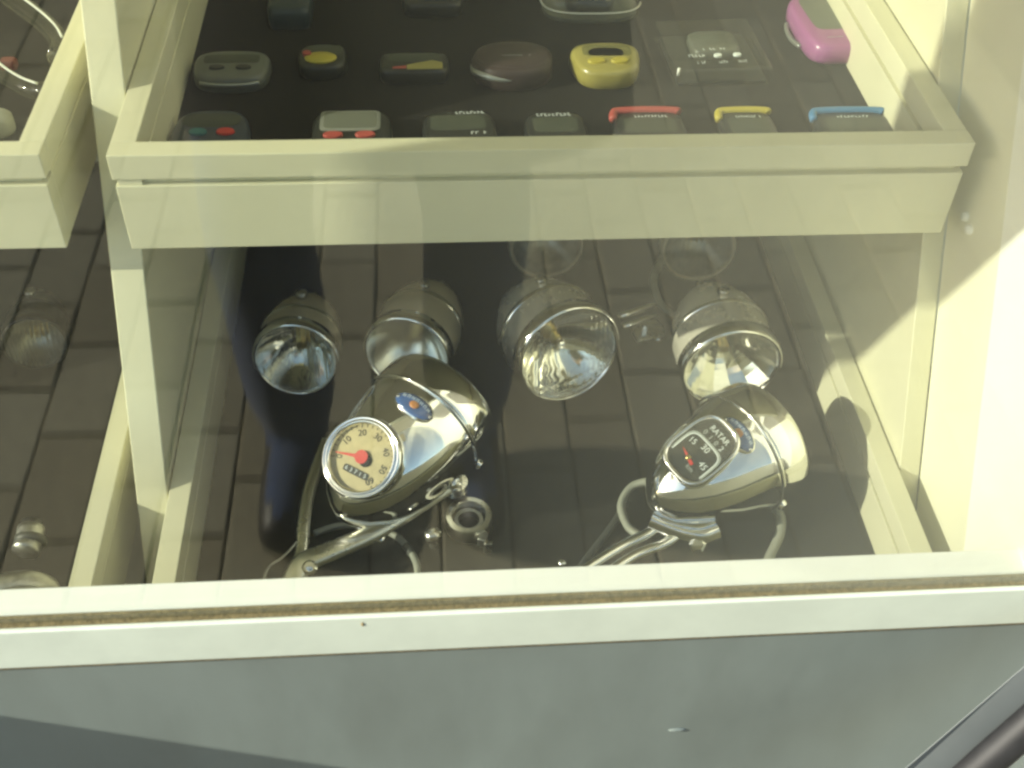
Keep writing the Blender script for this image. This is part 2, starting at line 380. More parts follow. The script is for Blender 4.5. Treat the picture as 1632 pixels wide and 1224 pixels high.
# ================================================================== THE CABINET
cab = thing('display_cabinet', 'cream slanted display cabinet frame holding the pulled out trays', 'cabinet', (.07, 1.0, Zr(-.909)))
def cabpart(name, *a, **k):
    o = prism(name, *a, **k); o.parent = cab; o.matrix_parent_inverse = Matrix.Translation(-cab.location); return o
zb, zt = -.905, .10
def divider(x0, x1, off=0.):
    return cabpart('divider', [(SL(zb, off), Zr(zb)), (1.30, Zr(zb)), (1.30, Zr(zt)), (SL(zt, off), Zr(zt))], 'x', x0, x1, 'cream')
divider(-.2405, -.2158); divider(.3862, .4040); divider(-.885, -.8602)
cabpart('side_board', [(SL(-.80, -.099), Zr(-.80)), (SL(-.80, -.0005), Zr(-.80)), (SL(zt, -.0005), Zr(zt)), (SL(zt, -.099), Zr(zt))], 'x', .4044, .425, 'ivory', bevel=0)
for x0, x1 in ((-.860, -.241), (-.2155, .386)):
    o = box('back_panel', x0, x1, 1.28, 1.30, Zr(zb), Zr(zt), 'cream', bevel=0); o.parent = cab; o.matrix_parent_inverse = Matrix.Translation(-cab.location)
for p in (onx(1541, 345, .4043), onx(1547, 366, .4043)):
    o = lathe('shelf_pin', [(-.0035, 0), (-.0035, .0032), (-.001, .0038), (.001, .0038)], 'clear_white', None, 14, off=p); o.parent = cab; o.matrix_parent_inverse = Matrix.Translation(-cab.location)

# ================================================================== TRAYS
def tray(label, x0, x1, yf, yb, ztop, liner='felt'):
    """pull-out tray; front face at yf, rim top at ztop (from the camera)"""
    H, RH, GR, T = .079, .0195, .0055, .0172
    t = thing('tray', label, 'tray', ((x0 + x1) / 2, (yf + yb) / 2, Zr(ztop - H)), group='pull-out display trays')
    inv = Matrix.Translation(-t.location)
    def add(o): o.parent = t; o.matrix_parent_inverse = inv; return o
    zt_, zr, zg, zbm = Zr(ztop), Zr(ztop - RH), Zr(ztop - RH - GR), Zr(ztop - H)
    add(box('front_rim', x0, x1, yf, yf + T, zr, zt_, 'cream', bevel=.0008))
    add(box('side_rim', x0, x0 + T, yf + T + .0003, yb, zr, zt_ - .0002, 'cream', bevel=.0008))
    add(box('side_rim', x1 - T, x1, yf + T + .0003, yb, zr, zt_ - .0002, 'cream', bevel=.0008))
    add(box('front_panel', x0 + .001, x1 - .001, yf + .0005, yf + T - .001, zbm, zg, 'cream', bevel=.0008))
    add(box('groove_strip', x0 + .0195, x1 - .006, yf + .006, yf + T - .002, zg - .001, zr + .001, 'cream', bevel=0))
    add(box('corner_block', x0 + .003, x0 + .019, yf + .0018, yf + T - .002, zg - .001, zr + .001, 'cream', bevel=0))
    for a, b in ((x0 + .0015, x0 + T - .001), (x1 - T + .001, x1 - .0015)):
        add(box('side_panel', a, b, yf + T, yb - .001, zbm, zg, 'cream', bevel=.0006))
        add(box('side_groove', a + .004, b - .001, yf + T, yb - .001, zg - .001, zr + .001, 'cream', bevel=0))
    add(box('back_panel', x0 + T, x1 - T, yb - .016, yb - .002, zbm + .002, zt_ - .003, 'cream', bevel=.0006))
    add(box('bottom_board', x0 + T - .0008, x1 - T + .0008, yf + T - .001, yb - .0165, zbm + .003, zbm + .0135, 'cream', bevel=0))
    add(box('felt_liner', x0 + T - .0009, x1 - T + .0009, yf + T - .0009, yb - .0163, zbm + .0136, zbm + .0165, liner, bevel=0))
    return t
tray('upper tray of bicycle computers with a yellow and a pink one', -.2145, .3845, .661, 1.21, -.435)
tray('lower tray of chrome headlamps on dark felt', -.2145, .3845, .484, 1.18, -.7105)
tray('upper tray left of the pillar, holding a clear plastic hose', -.858, -.2585, .664, 1.21, -.435, 'felt_veil')
tray('lower tray left of the pillar with faint lamps', -.858, -.2585, .484, 1.18, -.7105, 'felt_veil')
ZL = Zr(-.7105 - .079 + .0165)                                # felt of the lower trays
ZU = Zr(-.435 - .079 + .0165)                                 # felt of the upper trays

# ================================================================== HEADLAMPS
def lens_mesh(name, rad, bulge, th, flutes, m, parent, x0=0., pattern='v'):
    """glass disc facing +x with a fluted back"""
    bm = bmesh.new(); NR, NS = 14, 64; sides = []
    for side in (0, 1):
        c = None; rings = []
        for i in range(NR + 1):
            r = rad * i / NR; row = []
            for k in range(NS if i else 1):
                y, z = r * math.cos(2 * PI * k / NS), r * math.sin(2 * PI * k / NS)
                q = r / rad; x = x0 + bulge * (1 - q * q)
                if side:
                    x -= th
                    if flutes and q < .93:
                        x += .0007 * (1 - q ** 6) * (math.sin(y / rad * flutes) if pattern == 'v' else (math.sin(y / rad * flutes) + .8 * math.sin(z / rad * flutes * .8)))
                row.append(bm.verts.new((x, y, z)))
            rings.append(row)
        for A, B in zip(rings, rings[1:]):
            for k in range(NS):
                k2 = (k + 1) % NS
                if len(A) == 1: bm.faces.new((A[0], B[k], B[k2]))
                else: bm.faces.new((A[k], B[k], B[k2], A[k2]))
        sides.append(rings[-1])
    for k in range(NS): bm.faces.new((sides[0][k], sides[0][(k + 1) % NS], sides[1][(k + 1) % NS], sides[1][k]))
    return from_bm(name, bm, m, parent, smooth=True)
def optics(t, R, xf, depth, flutes, pattern='v', facets=0, m='lens_ribs', refl='reflector'):
    lens_mesh('lens', R * .93, R * .14, .0024, flutes, m, t, xf - .001, pattern)
    prof = [(xf - .004 - depth * (1 - (q / 10) ** 2), R * .9 * q / 10) for q in range(1, 11)]
    rf = lathe('reflector', [(xf - .004 - depth, 0)] + prof, refl, t, 14 if facets else 48)
    if facets:
        for p in rf.data.polygons: p.use_smooth = False
    bl = lathe('bulb', [(xf - .004 - depth, .004), (xf - depth * .75, .0042), (xf - depth * .6, .0058), (xf - depth * .42, .0045), (xf - depth * .36, 0)], 'dial_glass', t, 16)
    lathe('bulb_base', [(xf - .003 - depth, .0055), (xf - depth * .82, .0055), (xf - depth * .8, .0035), (xf - depth * .8, 0)], 'brass', bl, 16)
def bullet_lamp(label, pos, R, L, yaw, pitch, flutes, pattern='v', facets=0, chrome='chrome', lens='lens_ribs', depth=None, roll=0., fat=1., refl='reflector', shell=None, seam=.034):
    """pos: lens centre; the lens faces the viewer when yaw = 0"""
    base = Vector((pos[0], pos[1], ZL + .0004))
    t = thing('headlamp', label, 'headlamp', base, group='bullet headlamps in the lower trays')
    h = bpy.data.objects.new('tmp', None)
    mt = Matrix.Translation((0, 0, pos[2] - base.z)) @ Euler((0, 0, -PI / 2 + R_(yaw))).to_matrix().to_4x4() @ Euler((R_(roll), -R_(pitch), 0)).to_matrix().to_4x4()
    parts = []
    class P: pass
    before = set(o.name for o in COL.objects)
    lathe('housing', [(-.012, R * .955), (-seam + .002, R * .95), (-seam - .002, R * .93), (-seam - (L - seam) * .18, R * .90), (-seam - (L - seam) * .38, R * .81), (-seam - (L - seam) * .58, R * .66), (-seam - (L - seam) * .76, R * .47), (-seam - (L - seam) * .9, R * .27), (-L, 0)], shell or chrome, t, 56)
    lathe('rim', [(-.0135, R * .955), (-.0125, R * .995), (-.004, R * 1.0), (.0, R * .985), (.0015, R * .95), (.0005, R * .915), (-.003, R * .90)], chrome, t, 64)
    lathe('seam_ring', [(-seam - .003, R * .92), (-seam - .002, R * .962), (-seam, R * .972), (-seam + .002, R * .962), (-seam + .003, R * .93)], chrome, t, 56)
    optics(t, R, .0, depth or R * .75, flutes, pattern, facets, lens, refl)
    lathe('rear_nut', [(-L - .008, 0), (-L - .008, .0045), (-L + .002, .0045), (-L + .004, 0)], 'chrome_old', t, 6, sharp=30)
    tube('switch_knob', [(-L * .5, 0, R * .78), (-L * .5, 0, R * .78 + .006), (-L * .5, 0, R * .78 + .010)], lambda q: .0035 + .002 * (q > .4), 'chrome_old', t, 12, 3)
    bm = bmesh.new(); add_box(bm, -L * .55, -L * .35, -.007, .007, -R * .80, -R * .62)
    from_bm('mount_lug', bm, 'chrome_old', t, bevel=.0015)
    for o in list(COL.objects):
        if o.name not in before and o.parent is t:
            o.data.transform(mt)
            for c in o.children: c.data.transform(mt)
    return t, Matrix.Translation(base) @ mt
A_, mA = bullet_lamp('small chrome headlamp with fluted lens at the left of the tray', onz(471, 574, ZL + .0415), .0405, .105, -5, 9, 0, 'v', shell='lacquer')
B_, mB = bullet_lamp('chrome headlamp half hidden behind the lamp with cream dial', onz(648, 566, ZL + .043), .0425, .120, -16, 8, 0, 'v', shell='lacquer', seam=.050, lens='lens_frost')
C_, mC = bullet_lamp('large chrome headlamp with prism patterned lens in the middle', onz(908, 566, ZL + .052), .0525, .120, 20, 9, 0, 'b', depth=.032, lens='lens_prism', shell='warm_chrome', seam=.044)
D_, mD = bullet_lamp('chrome headlamp with clear lens and faceted bowl, right of the middle', onz(1166, 588, ZL + .049), .0485, .115, 3, 0, 0, 'v', facets=1, shell='warm_chrome', seam=.044, depth=.034, lens='lens_glass')
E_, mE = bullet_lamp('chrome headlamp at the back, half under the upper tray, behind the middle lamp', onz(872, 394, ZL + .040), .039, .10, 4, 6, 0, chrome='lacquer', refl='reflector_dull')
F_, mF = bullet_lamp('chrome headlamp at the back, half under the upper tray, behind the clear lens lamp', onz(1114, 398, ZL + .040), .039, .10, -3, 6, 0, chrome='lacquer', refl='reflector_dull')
# clamp beside lamp C and its ribbon cable
def wpart(t, o):
    o.parent = t; o.matrix_parent_inverse = t.matrix_basis.inverted(); return o
def L2W(q, z): return onz(q[0], q[1], z)
def wtube(t, name, pts, r, m, seg=10, n=8, flat=1.):
    o = tube(name, pts, r, m, None, seg, n, flat); o.data.transform(Matrix.Translation(-t.location)); o.parent = t; return o
for q0, q1, z in (((985, 505), (1043, 486), ZL + .045), ((992, 521), (1045, 503), ZL + .036)):
    wtube(C_, 'clamp_rod', [L2W(q0, z), L2W(((q0[0] + q1[0]) / 2, (q0[1] + q1[1]) / 2), z), L2W(q1, z)], .0032, 'chrome', 10, 2)
o = prism('clamp_plate', [(-.016, -.013), (.012, -.016), (.017, -.004), (.015, .014), (-.014, .013)], 'z', 0, .004, 'chrome_old')
o.data.transform(Matrix.Rotation(.3, 4, 'Z')); o.data.transform(Matrix.Translation(L2W((1030, 528), ZL + .02) - C_.location)); o.parent = C_
for q in ((1026, 526), (1048, 545)):
    o = lathe('clamp_bolt', [(0, 0), (0, .004), (.005, .004), (.0065, .002), (.0065, 0)], 'chrome', None, 6, 'z', sharp=30); o.data.transform(Matrix.Translation(L2W(q, ZL + .024) - C_.location)); o.parent = C_
wtube(D_, 'cable', [L2W((1062, 372), ZL + .02), L2W((1056, 410), ZL + .024), L2W((1042, 445), ZL + .03), L2W((1052, 482), ZL + .033), L2W((1082, 506), ZL + .03), L2W((1110, 512), ZL + .03)], .0042, 'cable_grey', 10, 8, .45)

# ------------------------------------------------------------------ the two speedometer lamps
def speedo_lamp(label, T, Fq, R, L, kind, roll=0., pitch=0.):
    """T: tail point, Fq: front point (world, on the axis). Built with the tail at the origin, front along +x, z up"""
    T, Fq = Vector(T), Vector(Fq); a = (Fq - T); a.z = 0; yaw = math.atan2(a.y, a.x)
    base = Vector((T.x, T.y, ZL + .0004)); t = thing('speedometer_lamp', label, 'headlamp', base, group='headlamps with a built-in speedometer')
    before = set(o.name for o in COL.objects)
    XS = L * (.765 if kind == 'round' else .745)
    lathe('housing', [(0, 0), (.0015, R * .10), (.005, R * .22), (.012, R * .385), (.024, R * .56), (.04, R * .715), (.06, R * .835), (.08, R * .91), (XS - .004, R * .962), (XS, R * .968)], 'chrome', t, 72)
    lathe('seam_ring', [(XS - .0012, R * .96), (XS - .0009, R * .997), (XS + .0004, R * 1.008), (XS + .0018, R * .998), (XS + .0022, R * .96)], 'chrome', t, 72)
    lathe('rim', [(XS + .0015, R * .965), (XS + .004, R * .982), (XS + (L - XS) * .6, R * .985), (L - .005, R * .965), (L - .001, R * .93), (L, R * .90), (L - .004, R * .885)], 'chrome', t, 72)
    optics(t, R * .94, L - .003, R * .6, 13)
    # the dial on top of the tail
    if kind == 'round':
        rd = .0285; O = Vector((.036, 0, R * .735)); n = Vector((-.52, .0, .85)).normalized()
    else:
        rd = .026; O = Vector((.047, 0, R * .815)); n = Vector((-.36, -.10, .93)).normalized()
    rt = Vector((0, -1, 0)); upv = n.cross(rt).normalized(); rt = upv.cross(n)
    FM = Matrix.Translation(O) @ Matrix((rt, upv, n)).transposed().to_4x4()      # dial frame: x right, y towards the front, z out
    if kind == 'round':
        bz = lathe('bezel', [(-.014, rd * 1.10), (-.001, rd * 1.19), (.003, rd * 1.20), (.0058, rd * 1.15), (.0062, rd * 1.10), (.0050, rd * 1.075), (.0066, rd * 1.045), (.0070, rd * 1.0), (.0048, rd * .95), (.0012, rd * .93)], 'chrome', t, 64, 'z')
        fc = lathe('dial_face', [(.0008, 0), (.0008, rd * .95)], 'dial_cream', t, 48, 'z')
        gs = lathe('dial_glass', [(.0052, 0), (.0050, rd * .5), (.0042, rd * .95)], 'dial_glass', t, 48, 'z')
        hub = lathe('hub', [(.001, 0), (.001, .0052), (.0022, .0050), (.0024, 0)], 'ink_black', t, 24, 'z', off=(.0035, -.001, 0))
        ang = R_(198)
        nd = bmesh.new()
        dx = Vector((math.cos(ang), math.sin(ang), 0)); px = Vector((-dx.y, dx.x, 0)); c0 = Vector((-.0005, .0002, .0028))
        vv = [c0 + dx * .0215, c0 + dx * .006 + px * .0013, c0 - px * .0045 + dx * .002, c0 - dx * .0042, c0 + px * .0045 + dx * .002, c0 + dx * .006 - px * .0013]
        c = [bm_ for bm_ in [nd]][0]
        pts = [c0 + dx * .0225 + px * .0004, c0 + dx * .0065 + px * .0013] + [c0 + Vector((math.cos(ang + k), math.sin(ang + k), 0)) * .0056 for k in [.35 + i * (2 * PI - .7) / 16 for i in range(17)]] + [c0 + dx * .0065 - px * .0013, c0 + dx * .0225 - px * .0004]
        lo = [c.verts.new(p) for p in pts]; hi = [c.verts.new(p + Vector((0, 0, .0007))) for p in pts]
        c.faces.new(lo[::-1]); c.faces.new(hi)
        for i in range(len(pts)): c.faces.new((lo[i], lo[(i + 1) % len(pts)], hi[(i + 1) % len(pts)], hi[i]))
        from_bm('needle', c, 'red', t)
        for k, s in enumerate(('0', '10', '20', '30', '40', '50', '60')):
            an = R_(205 - k * 41); rr = rd * .70
            text('numeral', s, .0074, 'ink_black', t, Matrix.Translation((rr * math.cos(an), rr * math.sin(an), .0011)) @ Matrix.Rotation(an - PI / 2, 4, 'Z'))
        tk = bmesh.new()
        for k in range(25):
            an = R_(205 - k * 246 / 24); l = .0022 if k % 4 else .0034
            mt = Matrix.Translation((rd * .9 * math.cos(an), rd * .9 * math.sin(an), .0011)) @ Matrix.Rotation(an, 4, 'Z')
            q = [tk.verts.new(mt @ Vector(p)) for p in ((-l / 2, -.0003, 0), (l / 2, -.0003, 0), (l / 2, .0003, 0), (-l / 2, .0003, 0))]; tk.faces.new(q)
        from_bm('tick_marks', tk, 'ink_black', t)
        om = Matrix.Translation((.001, -.0125, .0012)) @ Matrix.Rotation(R_(4), 4, 'Z')
        od = se_body('odometer', .0115, .0028, 8, [(1, 0), (1, .0004)], 'ink_black', t, 24, mtx=om)
        for k, s in enumerate('63715'):
            text('digit', s, .0048, 'ink_white', od, om @ Matrix.Translation((-.0088 + k * .0044, 0, .0005)), .0001)
    else:
        ho = Vector((.0015, .001, 0))
        lay = lambda s, z: ((s, s), z)
        bz = bmesh.new(); rings = []
        base_ = se_pts(.0218, .0290, 3.2, 56, -.05)
        for sc, z in ((1.05, -.012), (1.07, .0005), (1.05, .0030), (1.0, .0040), (.93, .0032), (.90, .0006)):
            rings.append([bz.verts.new((x * sc, y * sc, z)) for x, y in base_])
        for A, B in zip(rings, rings[1:]):
            for k in range(56): bz.faces.new((A[k], A[(k + 1) % 56], B[(k + 1) % 56], B[k]))
        from_bm('bezel', bz, 'chrome', t, smooth=True)
        se_body('dial_face', .0198, .0266, 3.2, [(1, -.0005), (1, .0005)], 'dial_black', t, 48, -.06)
        gsb = bmesh.new(); g0 = [gsb.verts.new((x * .92, y * .92, .0030)) for x, y in base_]; gsb.faces.new(g0); from_bm('dial_glass', gsb, 'dial_glass', t)
        text('lettering', 'RATAR', .0068, 'ink_white', t, Matrix.Translation((.0005, .0185, .0008)), sx=.95)
        for k, (s, x) in enumerate((('0', -.0095), ('1', -.0030), ('0', .0035), ('2', .0100))):
            text('digit', s, .0062, 'ink_grey' if k < 3 else 'ink_white', t, Matrix.Translation((x, .0118, .0008)))
        # double scale arc with numbers
        for w_, off_, mm in ((.0006, 0., 'ink_white'), (.0005, .0013, 'ink_grey')):
            ab = bmesh.new(); pr = []
            pts = []
            for k in range(33):
                an = R_(190 - k * 200 / 32); c_, s_ = math.cos(an), math.sin(an)
                ex = 4.5; rx, ry = .0170 + off_, .0165 + off_
                pts.append(Vector((rx * math.copysign(abs(c_) ** (2 / ex), c_), ry * math.copysign(abs(s_) ** (2 / ex), s_) - .0095, .0008)))
            for i, p in enumerate(pts):
                d_ = (pts[min(i + 1, 32)] - pts[max(i - 1, 0)]).normalized(); nn = Vector((-d_.y, d_.x, 0))
                pr.append((ab.verts.new(p + nn * w_), ab.verts.new(p - nn * w_)))
            for A, B in zip(pr, pr[1:]): ab.faces.new((A[0], B[0], B[1], A[1]))
            from_bm('scale_arc', ab, mm, t)
        text('numeral', '15', .0070, 'ink_white', t, Matrix.Translation((-.0105, -.0005, .0009)) @ Matrix.Rotation(.12, 4, 'Z'))
        text('numeral', '30', .0076, 'ink_white', t, Matrix.Translation((.0015, .0025, .0009)))
        text('numeral', '45', .0076, 'ink_white', t, Matrix.Translation((.0110, -.0085, .0009)) @ Matrix.Rotation(-.12, 4, 'Z'))
        text('numeral', 'km', .0058, 'ink_grey', t, Matrix.Translation((.0055, -.0175, .0009)))
        nb = bmesh.new(); ang = R_(165); dx = Vector((math.cos(ang), math.sin(ang), 0)); px = Vector((-dx.y, dx.x, 0)); c0 = Vector((-.002, -.0125, .0014))
        q = [c0 + dx * .0105, c0 + px * .0014, c0 - dx * .007 + px * .0014, c0 - dx * .007 - px * .0014, c0 - px * .0014]
        lo = [nb.verts.new(p) for p in q]; hi = [nb.verts.new(p + Vector((0, 0, .0005))) for p in q]; nb.faces.new(lo[::-1]); nb.faces.new(hi)
        for i in range(5): nb.faces.new((lo[i], lo[(i + 1) % 5], hi[(i + 1) % 5], hi[i]))
        from_bm('needle', nb, 'red', t)
        lathe('hub', [(.001, 0), (.001, .0026), (.0024, .0022), (.0026, 0)], 'brass', t, 16, 'z', off=(-.002, -.0125, 0))
    dial_names = ('bezel', 'dial_face', 'dial_glass', 'hub', 'needle', 'numeral', 'tick_marks', 'odometer', 'lettering', 'digit', 'scale_arc')
    new = [o for o in COL.objects if o.name not in before]
    for o in new:
        if o.name.split('.')[0] in dial_names: o.data.transform(FM)
    # enamel badge riveted between dial and seam
    xb = XS - .0185; rb = R * .952; BRL = R_(8)
    def onskin(u, v, h):                                        # u across, v along the axis
        an = PI / 2 - u / rb + BRL
        rr = rb + h - (.0185 - v) * .0 + v * .10
        return Vector((xb + v, rr * math.cos(an), rr * math.sin(an)))
    def badge(name, au, av, h0, h1, m, parent, n=40):
        b = bmesh.new(); e = se_pts(au, av, 2, n); rings = []
        for s, h in ((1.0, h0), (1.0, h1), (.6, h1 + .0002)): rings.append([b.verts.new(onskin(x * s, y * s, h)) for x, y in e])
        cc = b.verts.new(onskin(0, 0, h1 + .0002))
        for A, B in zip(rings, rings[1:]):
            for k in range(n): b.faces.new((A[k], A[(k + 1) % n], B[(k + 1) % n], B[k]))
        for k in range(n): b.faces.new((rings[-1][k], rings[-1][(k + 1) % n], cc))
        return from_bm(name, b, m, parent, smooth=True)
    bd = badge('badge', .0185, .0098, -.002, .0012, 'chrome', t)
    badge('enamel', .0172, .0085, .0012, .0016, 'enamel_blue', bd)
    eb = badge('emblem', .0040, .0034, .0016, .0024, 'orange', bd, 16)
    for s in (-1, 1):
        p = onskin(s * .0158, 0, .0016); o = lathe('rivet', [(-.001, .0014), (.0006, .0013), (.0012, 0)], 'chrome', bd, 12, 'z', off=p)
    lt = bmesh.new()                                            # worn raised letters round the upper half of the badge
    for k in range(7):
        u = -.0115 + k * .0038; v = .0046 * math.sqrt(max(0, 1 - (u / .0165) ** 2)) - .0004
        for (a0, a1, b0, b1) in ((-.0012, -.0006, -.0016, .0016), (.0006, .0012, -.0016, .0016), (-.0012, .0012, (-.0003, .0010)[k % 2], (.0003, .0016)[k % 2])):
            q = [lt.verts.new(onskin(u + x, v + y, .0026)) for x, y in ((a0, b0), (a1, b0), (a1, b1), (a0, b1))]; lt.faces.new(q)
    from_bm('lettering', lt, 'enamel_light', bd)
    # side screw and lower flange
    for sgn in (-1, 1):
        o = lathe('side_screw', [(-.003, 0), (-.003, .0050), (.003, .0050), (.0048, .0035), (.0048, 0)], 'chrome', t, 16, 'z', sharp=40)
        o.data.transform(Matrix.Translation((XS + .006, -sgn * R * .93, -R * .30)) @ Matrix.Rotation(sgn * PI / 2, 4, 'X'))
    bm = bmesh.new(); add_box(bm, .018, XS * .95, -R * .45, R * .45, -R * .93, -R * .70)
    from_bm('lower_skirt', bm, 'chrome', t, bevel=.006, seg=3)
    new = [o for o in COL.objects if o.name not in before and o.parent is not None]
    mt = Matrix.Translation((0, 0, T.z - base.z)) @ Euler((0, 0, yaw)).to_matrix().to_4x4() @ Euler((R_(roll), -R_(pitch), 0)).to_matrix().to_4x4()
    for o in new: o.data.transform(mt)
    return t, Matrix.Translation(base) @ mt
ZC = ZL + .053
G_, mG = speedo_lamp('chrome headlamp with round cream speedometer dial and red needle', onz(540, 826, ZC - .010), onz(712, 640, ZC), .0585, .147, 'round', roll=4, pitch=5)
H_, mH = speedo_lamp('chrome headlamp with black rounded square speedometer dial', onz(1036, 808, ZC - .012), onz(1262, 672, ZC), .0560, .129, 'square', roll=6, pitch=5)

# bracket of the cream dial lamp: a long flat arm with hinge, bent foot and bolts
def arm(t, name, pts, wd, th, m):
    """flat bar through world points, wd wide (horizontal), th thick"""
    P = catmull([Vector(p) for p in pts], 6); bm = bmesh.new(); rings = []
    for i, p in enumerate(P):
        d = (P[min(i + 1, len(P) - 1)] - P[max(i - 1, 0)]).normalized(); sd = d.cross(Vector((0, 0, 1))).normalized(); u = sd.cross(d)
        w_ = wd(i / (len(P) - 1)) if callable(wd) else wd
        rings.append([bm.verts.new(p + sd * a * w_ / 2 + u * b * th / 2) for a, b in ((-1, -.6), (-.86, .6), (-.6, 1), (.6, 1), (.86, .6), (1, -.6))])
    for A, B in zip(rings, rings[1:]):
        for k in range(6): bm.faces.new((A[k], A[(k + 1) % 6], B[(k + 1) % 6], B[k]))
    bm.faces.new(rings[0][::-1]); bm.faces.new(rings[-1]); bm.transform(Matrix.Translation(-t.location))
    o = from_bm(name, bm, m, t, smooth=True); md = o.modifiers.new('es', 'EDGE_SPLIT'); md.split_angle = R_(45); return o
arm(G_, 'bracket_arm', [L2W((730, 765), ZL + .030), L2W((690, 790), ZL + .029), L2W((600, 845), ZL + .026), L2W((515, 882), ZL + .024), L2W((482, 898), ZL + .022), L2W((466, 930), ZL + .018), L2W((455, 965), ZL + .014)], lambda q: .013 + .007 * min(1, q * 1.6), .006, 'satin')
for q, z, r in (((722, 768), ZL + .034, .0075), ((494, 906), ZL + .026, .0062)):
    o = lathe('bolt', [(-.004, 0), (-.004, r), (.003, r), (.005, r * .7), (.005, r * .45), (.0085, r * .45), (.009, 0)], 'chrome', None, 18, 'z', sharp=40)
    o.data.transform(Matrix.Translation(L2W(q, z) - G_.location) @ Matrix.Rotation(.35, 4, 'X')); o.parent = G_
o = lathe('hinge_lug', [(-.005, .0045), (-.005, .0115), (.004, .0115), (.004, .0045)], 'chrome_old', None, 28, 'z', sharp=40)
o.data.transform(Matrix.Translation(L2W((724, 772), ZL + .026) - G_.location)); o.parent = G_
wtube(G_, 'strut', [L2W((755, 712), ZL + .034), L2W((735, 742), ZL + .030), L2W((690, 770), ZL + .026), L2W((620, 800), ZL + .025), L2W((560, 815), ZL + .03)], .0055, 'chrome', 12)
arm(G_, 'side_bracket', [L2W((522, 700), ZL + .022), L2W((496, 770), ZL + .018), L2W((484, 830), ZL + .014), L2W((480, 880), ZL + .010), L2W((462, 915), ZL + .009), L2W((445, 950), ZL + .008)], .011, .004, 'satin')
wtube(G_, 'thin_wire', [L2W((482, 850), ZL + .012), L2W((466, 872), ZL + .012), L2W((448, 890), ZL + .012), L2W((428, 905), ZL + .012), L2W((416, 935), ZL + .012)], .0011, 'steel', 8)
wtube(G_, 'cable', [L2W((500, 850), ZL + .006), L2W((540, 838), ZL + .005), L2W((590, 838), ZL + .005), L2W((632, 855), ZL + .005), L2W((658, 885), ZL + .005), L2W((666, 915), ZL + .005), L2W((660, 960), ZL + .005)], .0030, 'cable_grey', 10)
wtube(G_, 'cable_sleeve', [L2W((646, 869), ZL + .005), L2W((652, 876), ZL + .005), L2W((656, 883), ZL + .005)], .0035, 'cable_dark', 10)

# fork of the black dial lamp
for pts in ([(1096, 838), (1060, 866), (1010, 886), (945, 930)], [(1062, 828), (1030, 852), (985, 874), (900, 928)]):
    wtube(H_, 'fork_bar', [L2W(p, ZL + .026 - .004 * i) for i, p in enumerate(pts)], .0050, 'chrome', 12, 6, .7)
arm(H_, 'fork_plate', [L2W((1040, 822), ZL + .030), L2W((1075, 836), ZL + .028), L2W((1115, 846), ZL + .028), L2W((1140, 838), ZL + .030)], .022, .010, 'chrome')
o = lathe('bolt', [(-.003, 0), (-.003, .0075), (.004, .0075), (.0055, .005), (.0055, 0)], 'chrome', None, 6, 'z', sharp=30)
o.data.transform(Matrix.Translation(L2W((1110, 866), ZL + .022) - H_.location) @ Matrix.Rotation(.8, 4, 'X')); o.parent = H_
wtube(H_, 'cable', [L2W((1045, 765), ZL + .02), L2W((1008, 775), ZL + .012), L2W((990, 805), ZL + .008), L2W((1000, 838), ZL + .008), L2W((1020, 855), ZL + .010)], .0036, 'cable_grey', 10)
wtube(H_, 'cable', [L2W((1225, 800), ZL + .012), L2W((1243, 820), ZL + .008), L2W((1243, 850), ZL + .006), L2W((1228, 885), ZL + .005), L2W((1205, 935), ZL + .005)], .0042, 'cable_grey', 10)
wtube(H_, 'cable', [L2W((1000, 800), ZL + .005), L2W((970, 845), ZL + .005), L2W((935, 890), ZL + .005), L2W((905, 935), ZL + .005)], .003, 'cable_dark', 8)
o = lathe('screw_head', [(0, 0), (0, .004), (.003, .0035), (.004, 0)], 'chrome', None, 16, 'z'); o.data.transform(Matrix.Translation(L2W((896, 899), ZL + .003) - H_.location)); o.parent = H_

# loose ring clamp and knurled bolt on the felt
p = L2W((747, 826), ZL + .010)
rg = thing('ring_clamp', 'loose dull metal ring clamp lying beside the cream dial lamp', 'clamp', (p.x, p.y, ZL + .0004))
lathe('ring', [(0, .0155), (0, .0190), (.002, .0202), (.013, .0202), (.0146, .0192), (.0146, .0150), (.013, .0142), (.002, .0142), (0, .0155)], 'satin', rg, 40, 'z', sharp=45)
lathe('sleeve', [(.001, .0090), (.001, .0125), (.008, .0125), (.008, .0090), (.001, .0090)], 'steel', rg, 28, 'z', sharp=45)
o = prism('tab', [(.006, -.024), (.013, -.027), (.016, -.018), (.011, -.012)], 'z', .002, .012, 'steel'); o.parent = rg
o = box('tab_end', .0115, .0185, -.031, -.0265, .001, .013, 'chrome_old', rg, .001)
p = L2W((690, 866), ZL + .004)
bt = thing('loose_bolt', 'short loose screw with domed head beside the ring clamp', 'screw', (p.x, p.y, ZL + .0004), (0, 0, .5))
lathe('head', [(.010, 0), (.010, .0060), (.013, .0075), (.017, .0072), (.020, .0050), (.021, 0)], 'chrome_old', bt, 22, 'z', sharp=50)
lathe('shank', [(.0, 0), (.0, .0035), (.0105, .0035), (.0105, 0)], 'cable_dark', bt, 14, 'z', sharp=50)

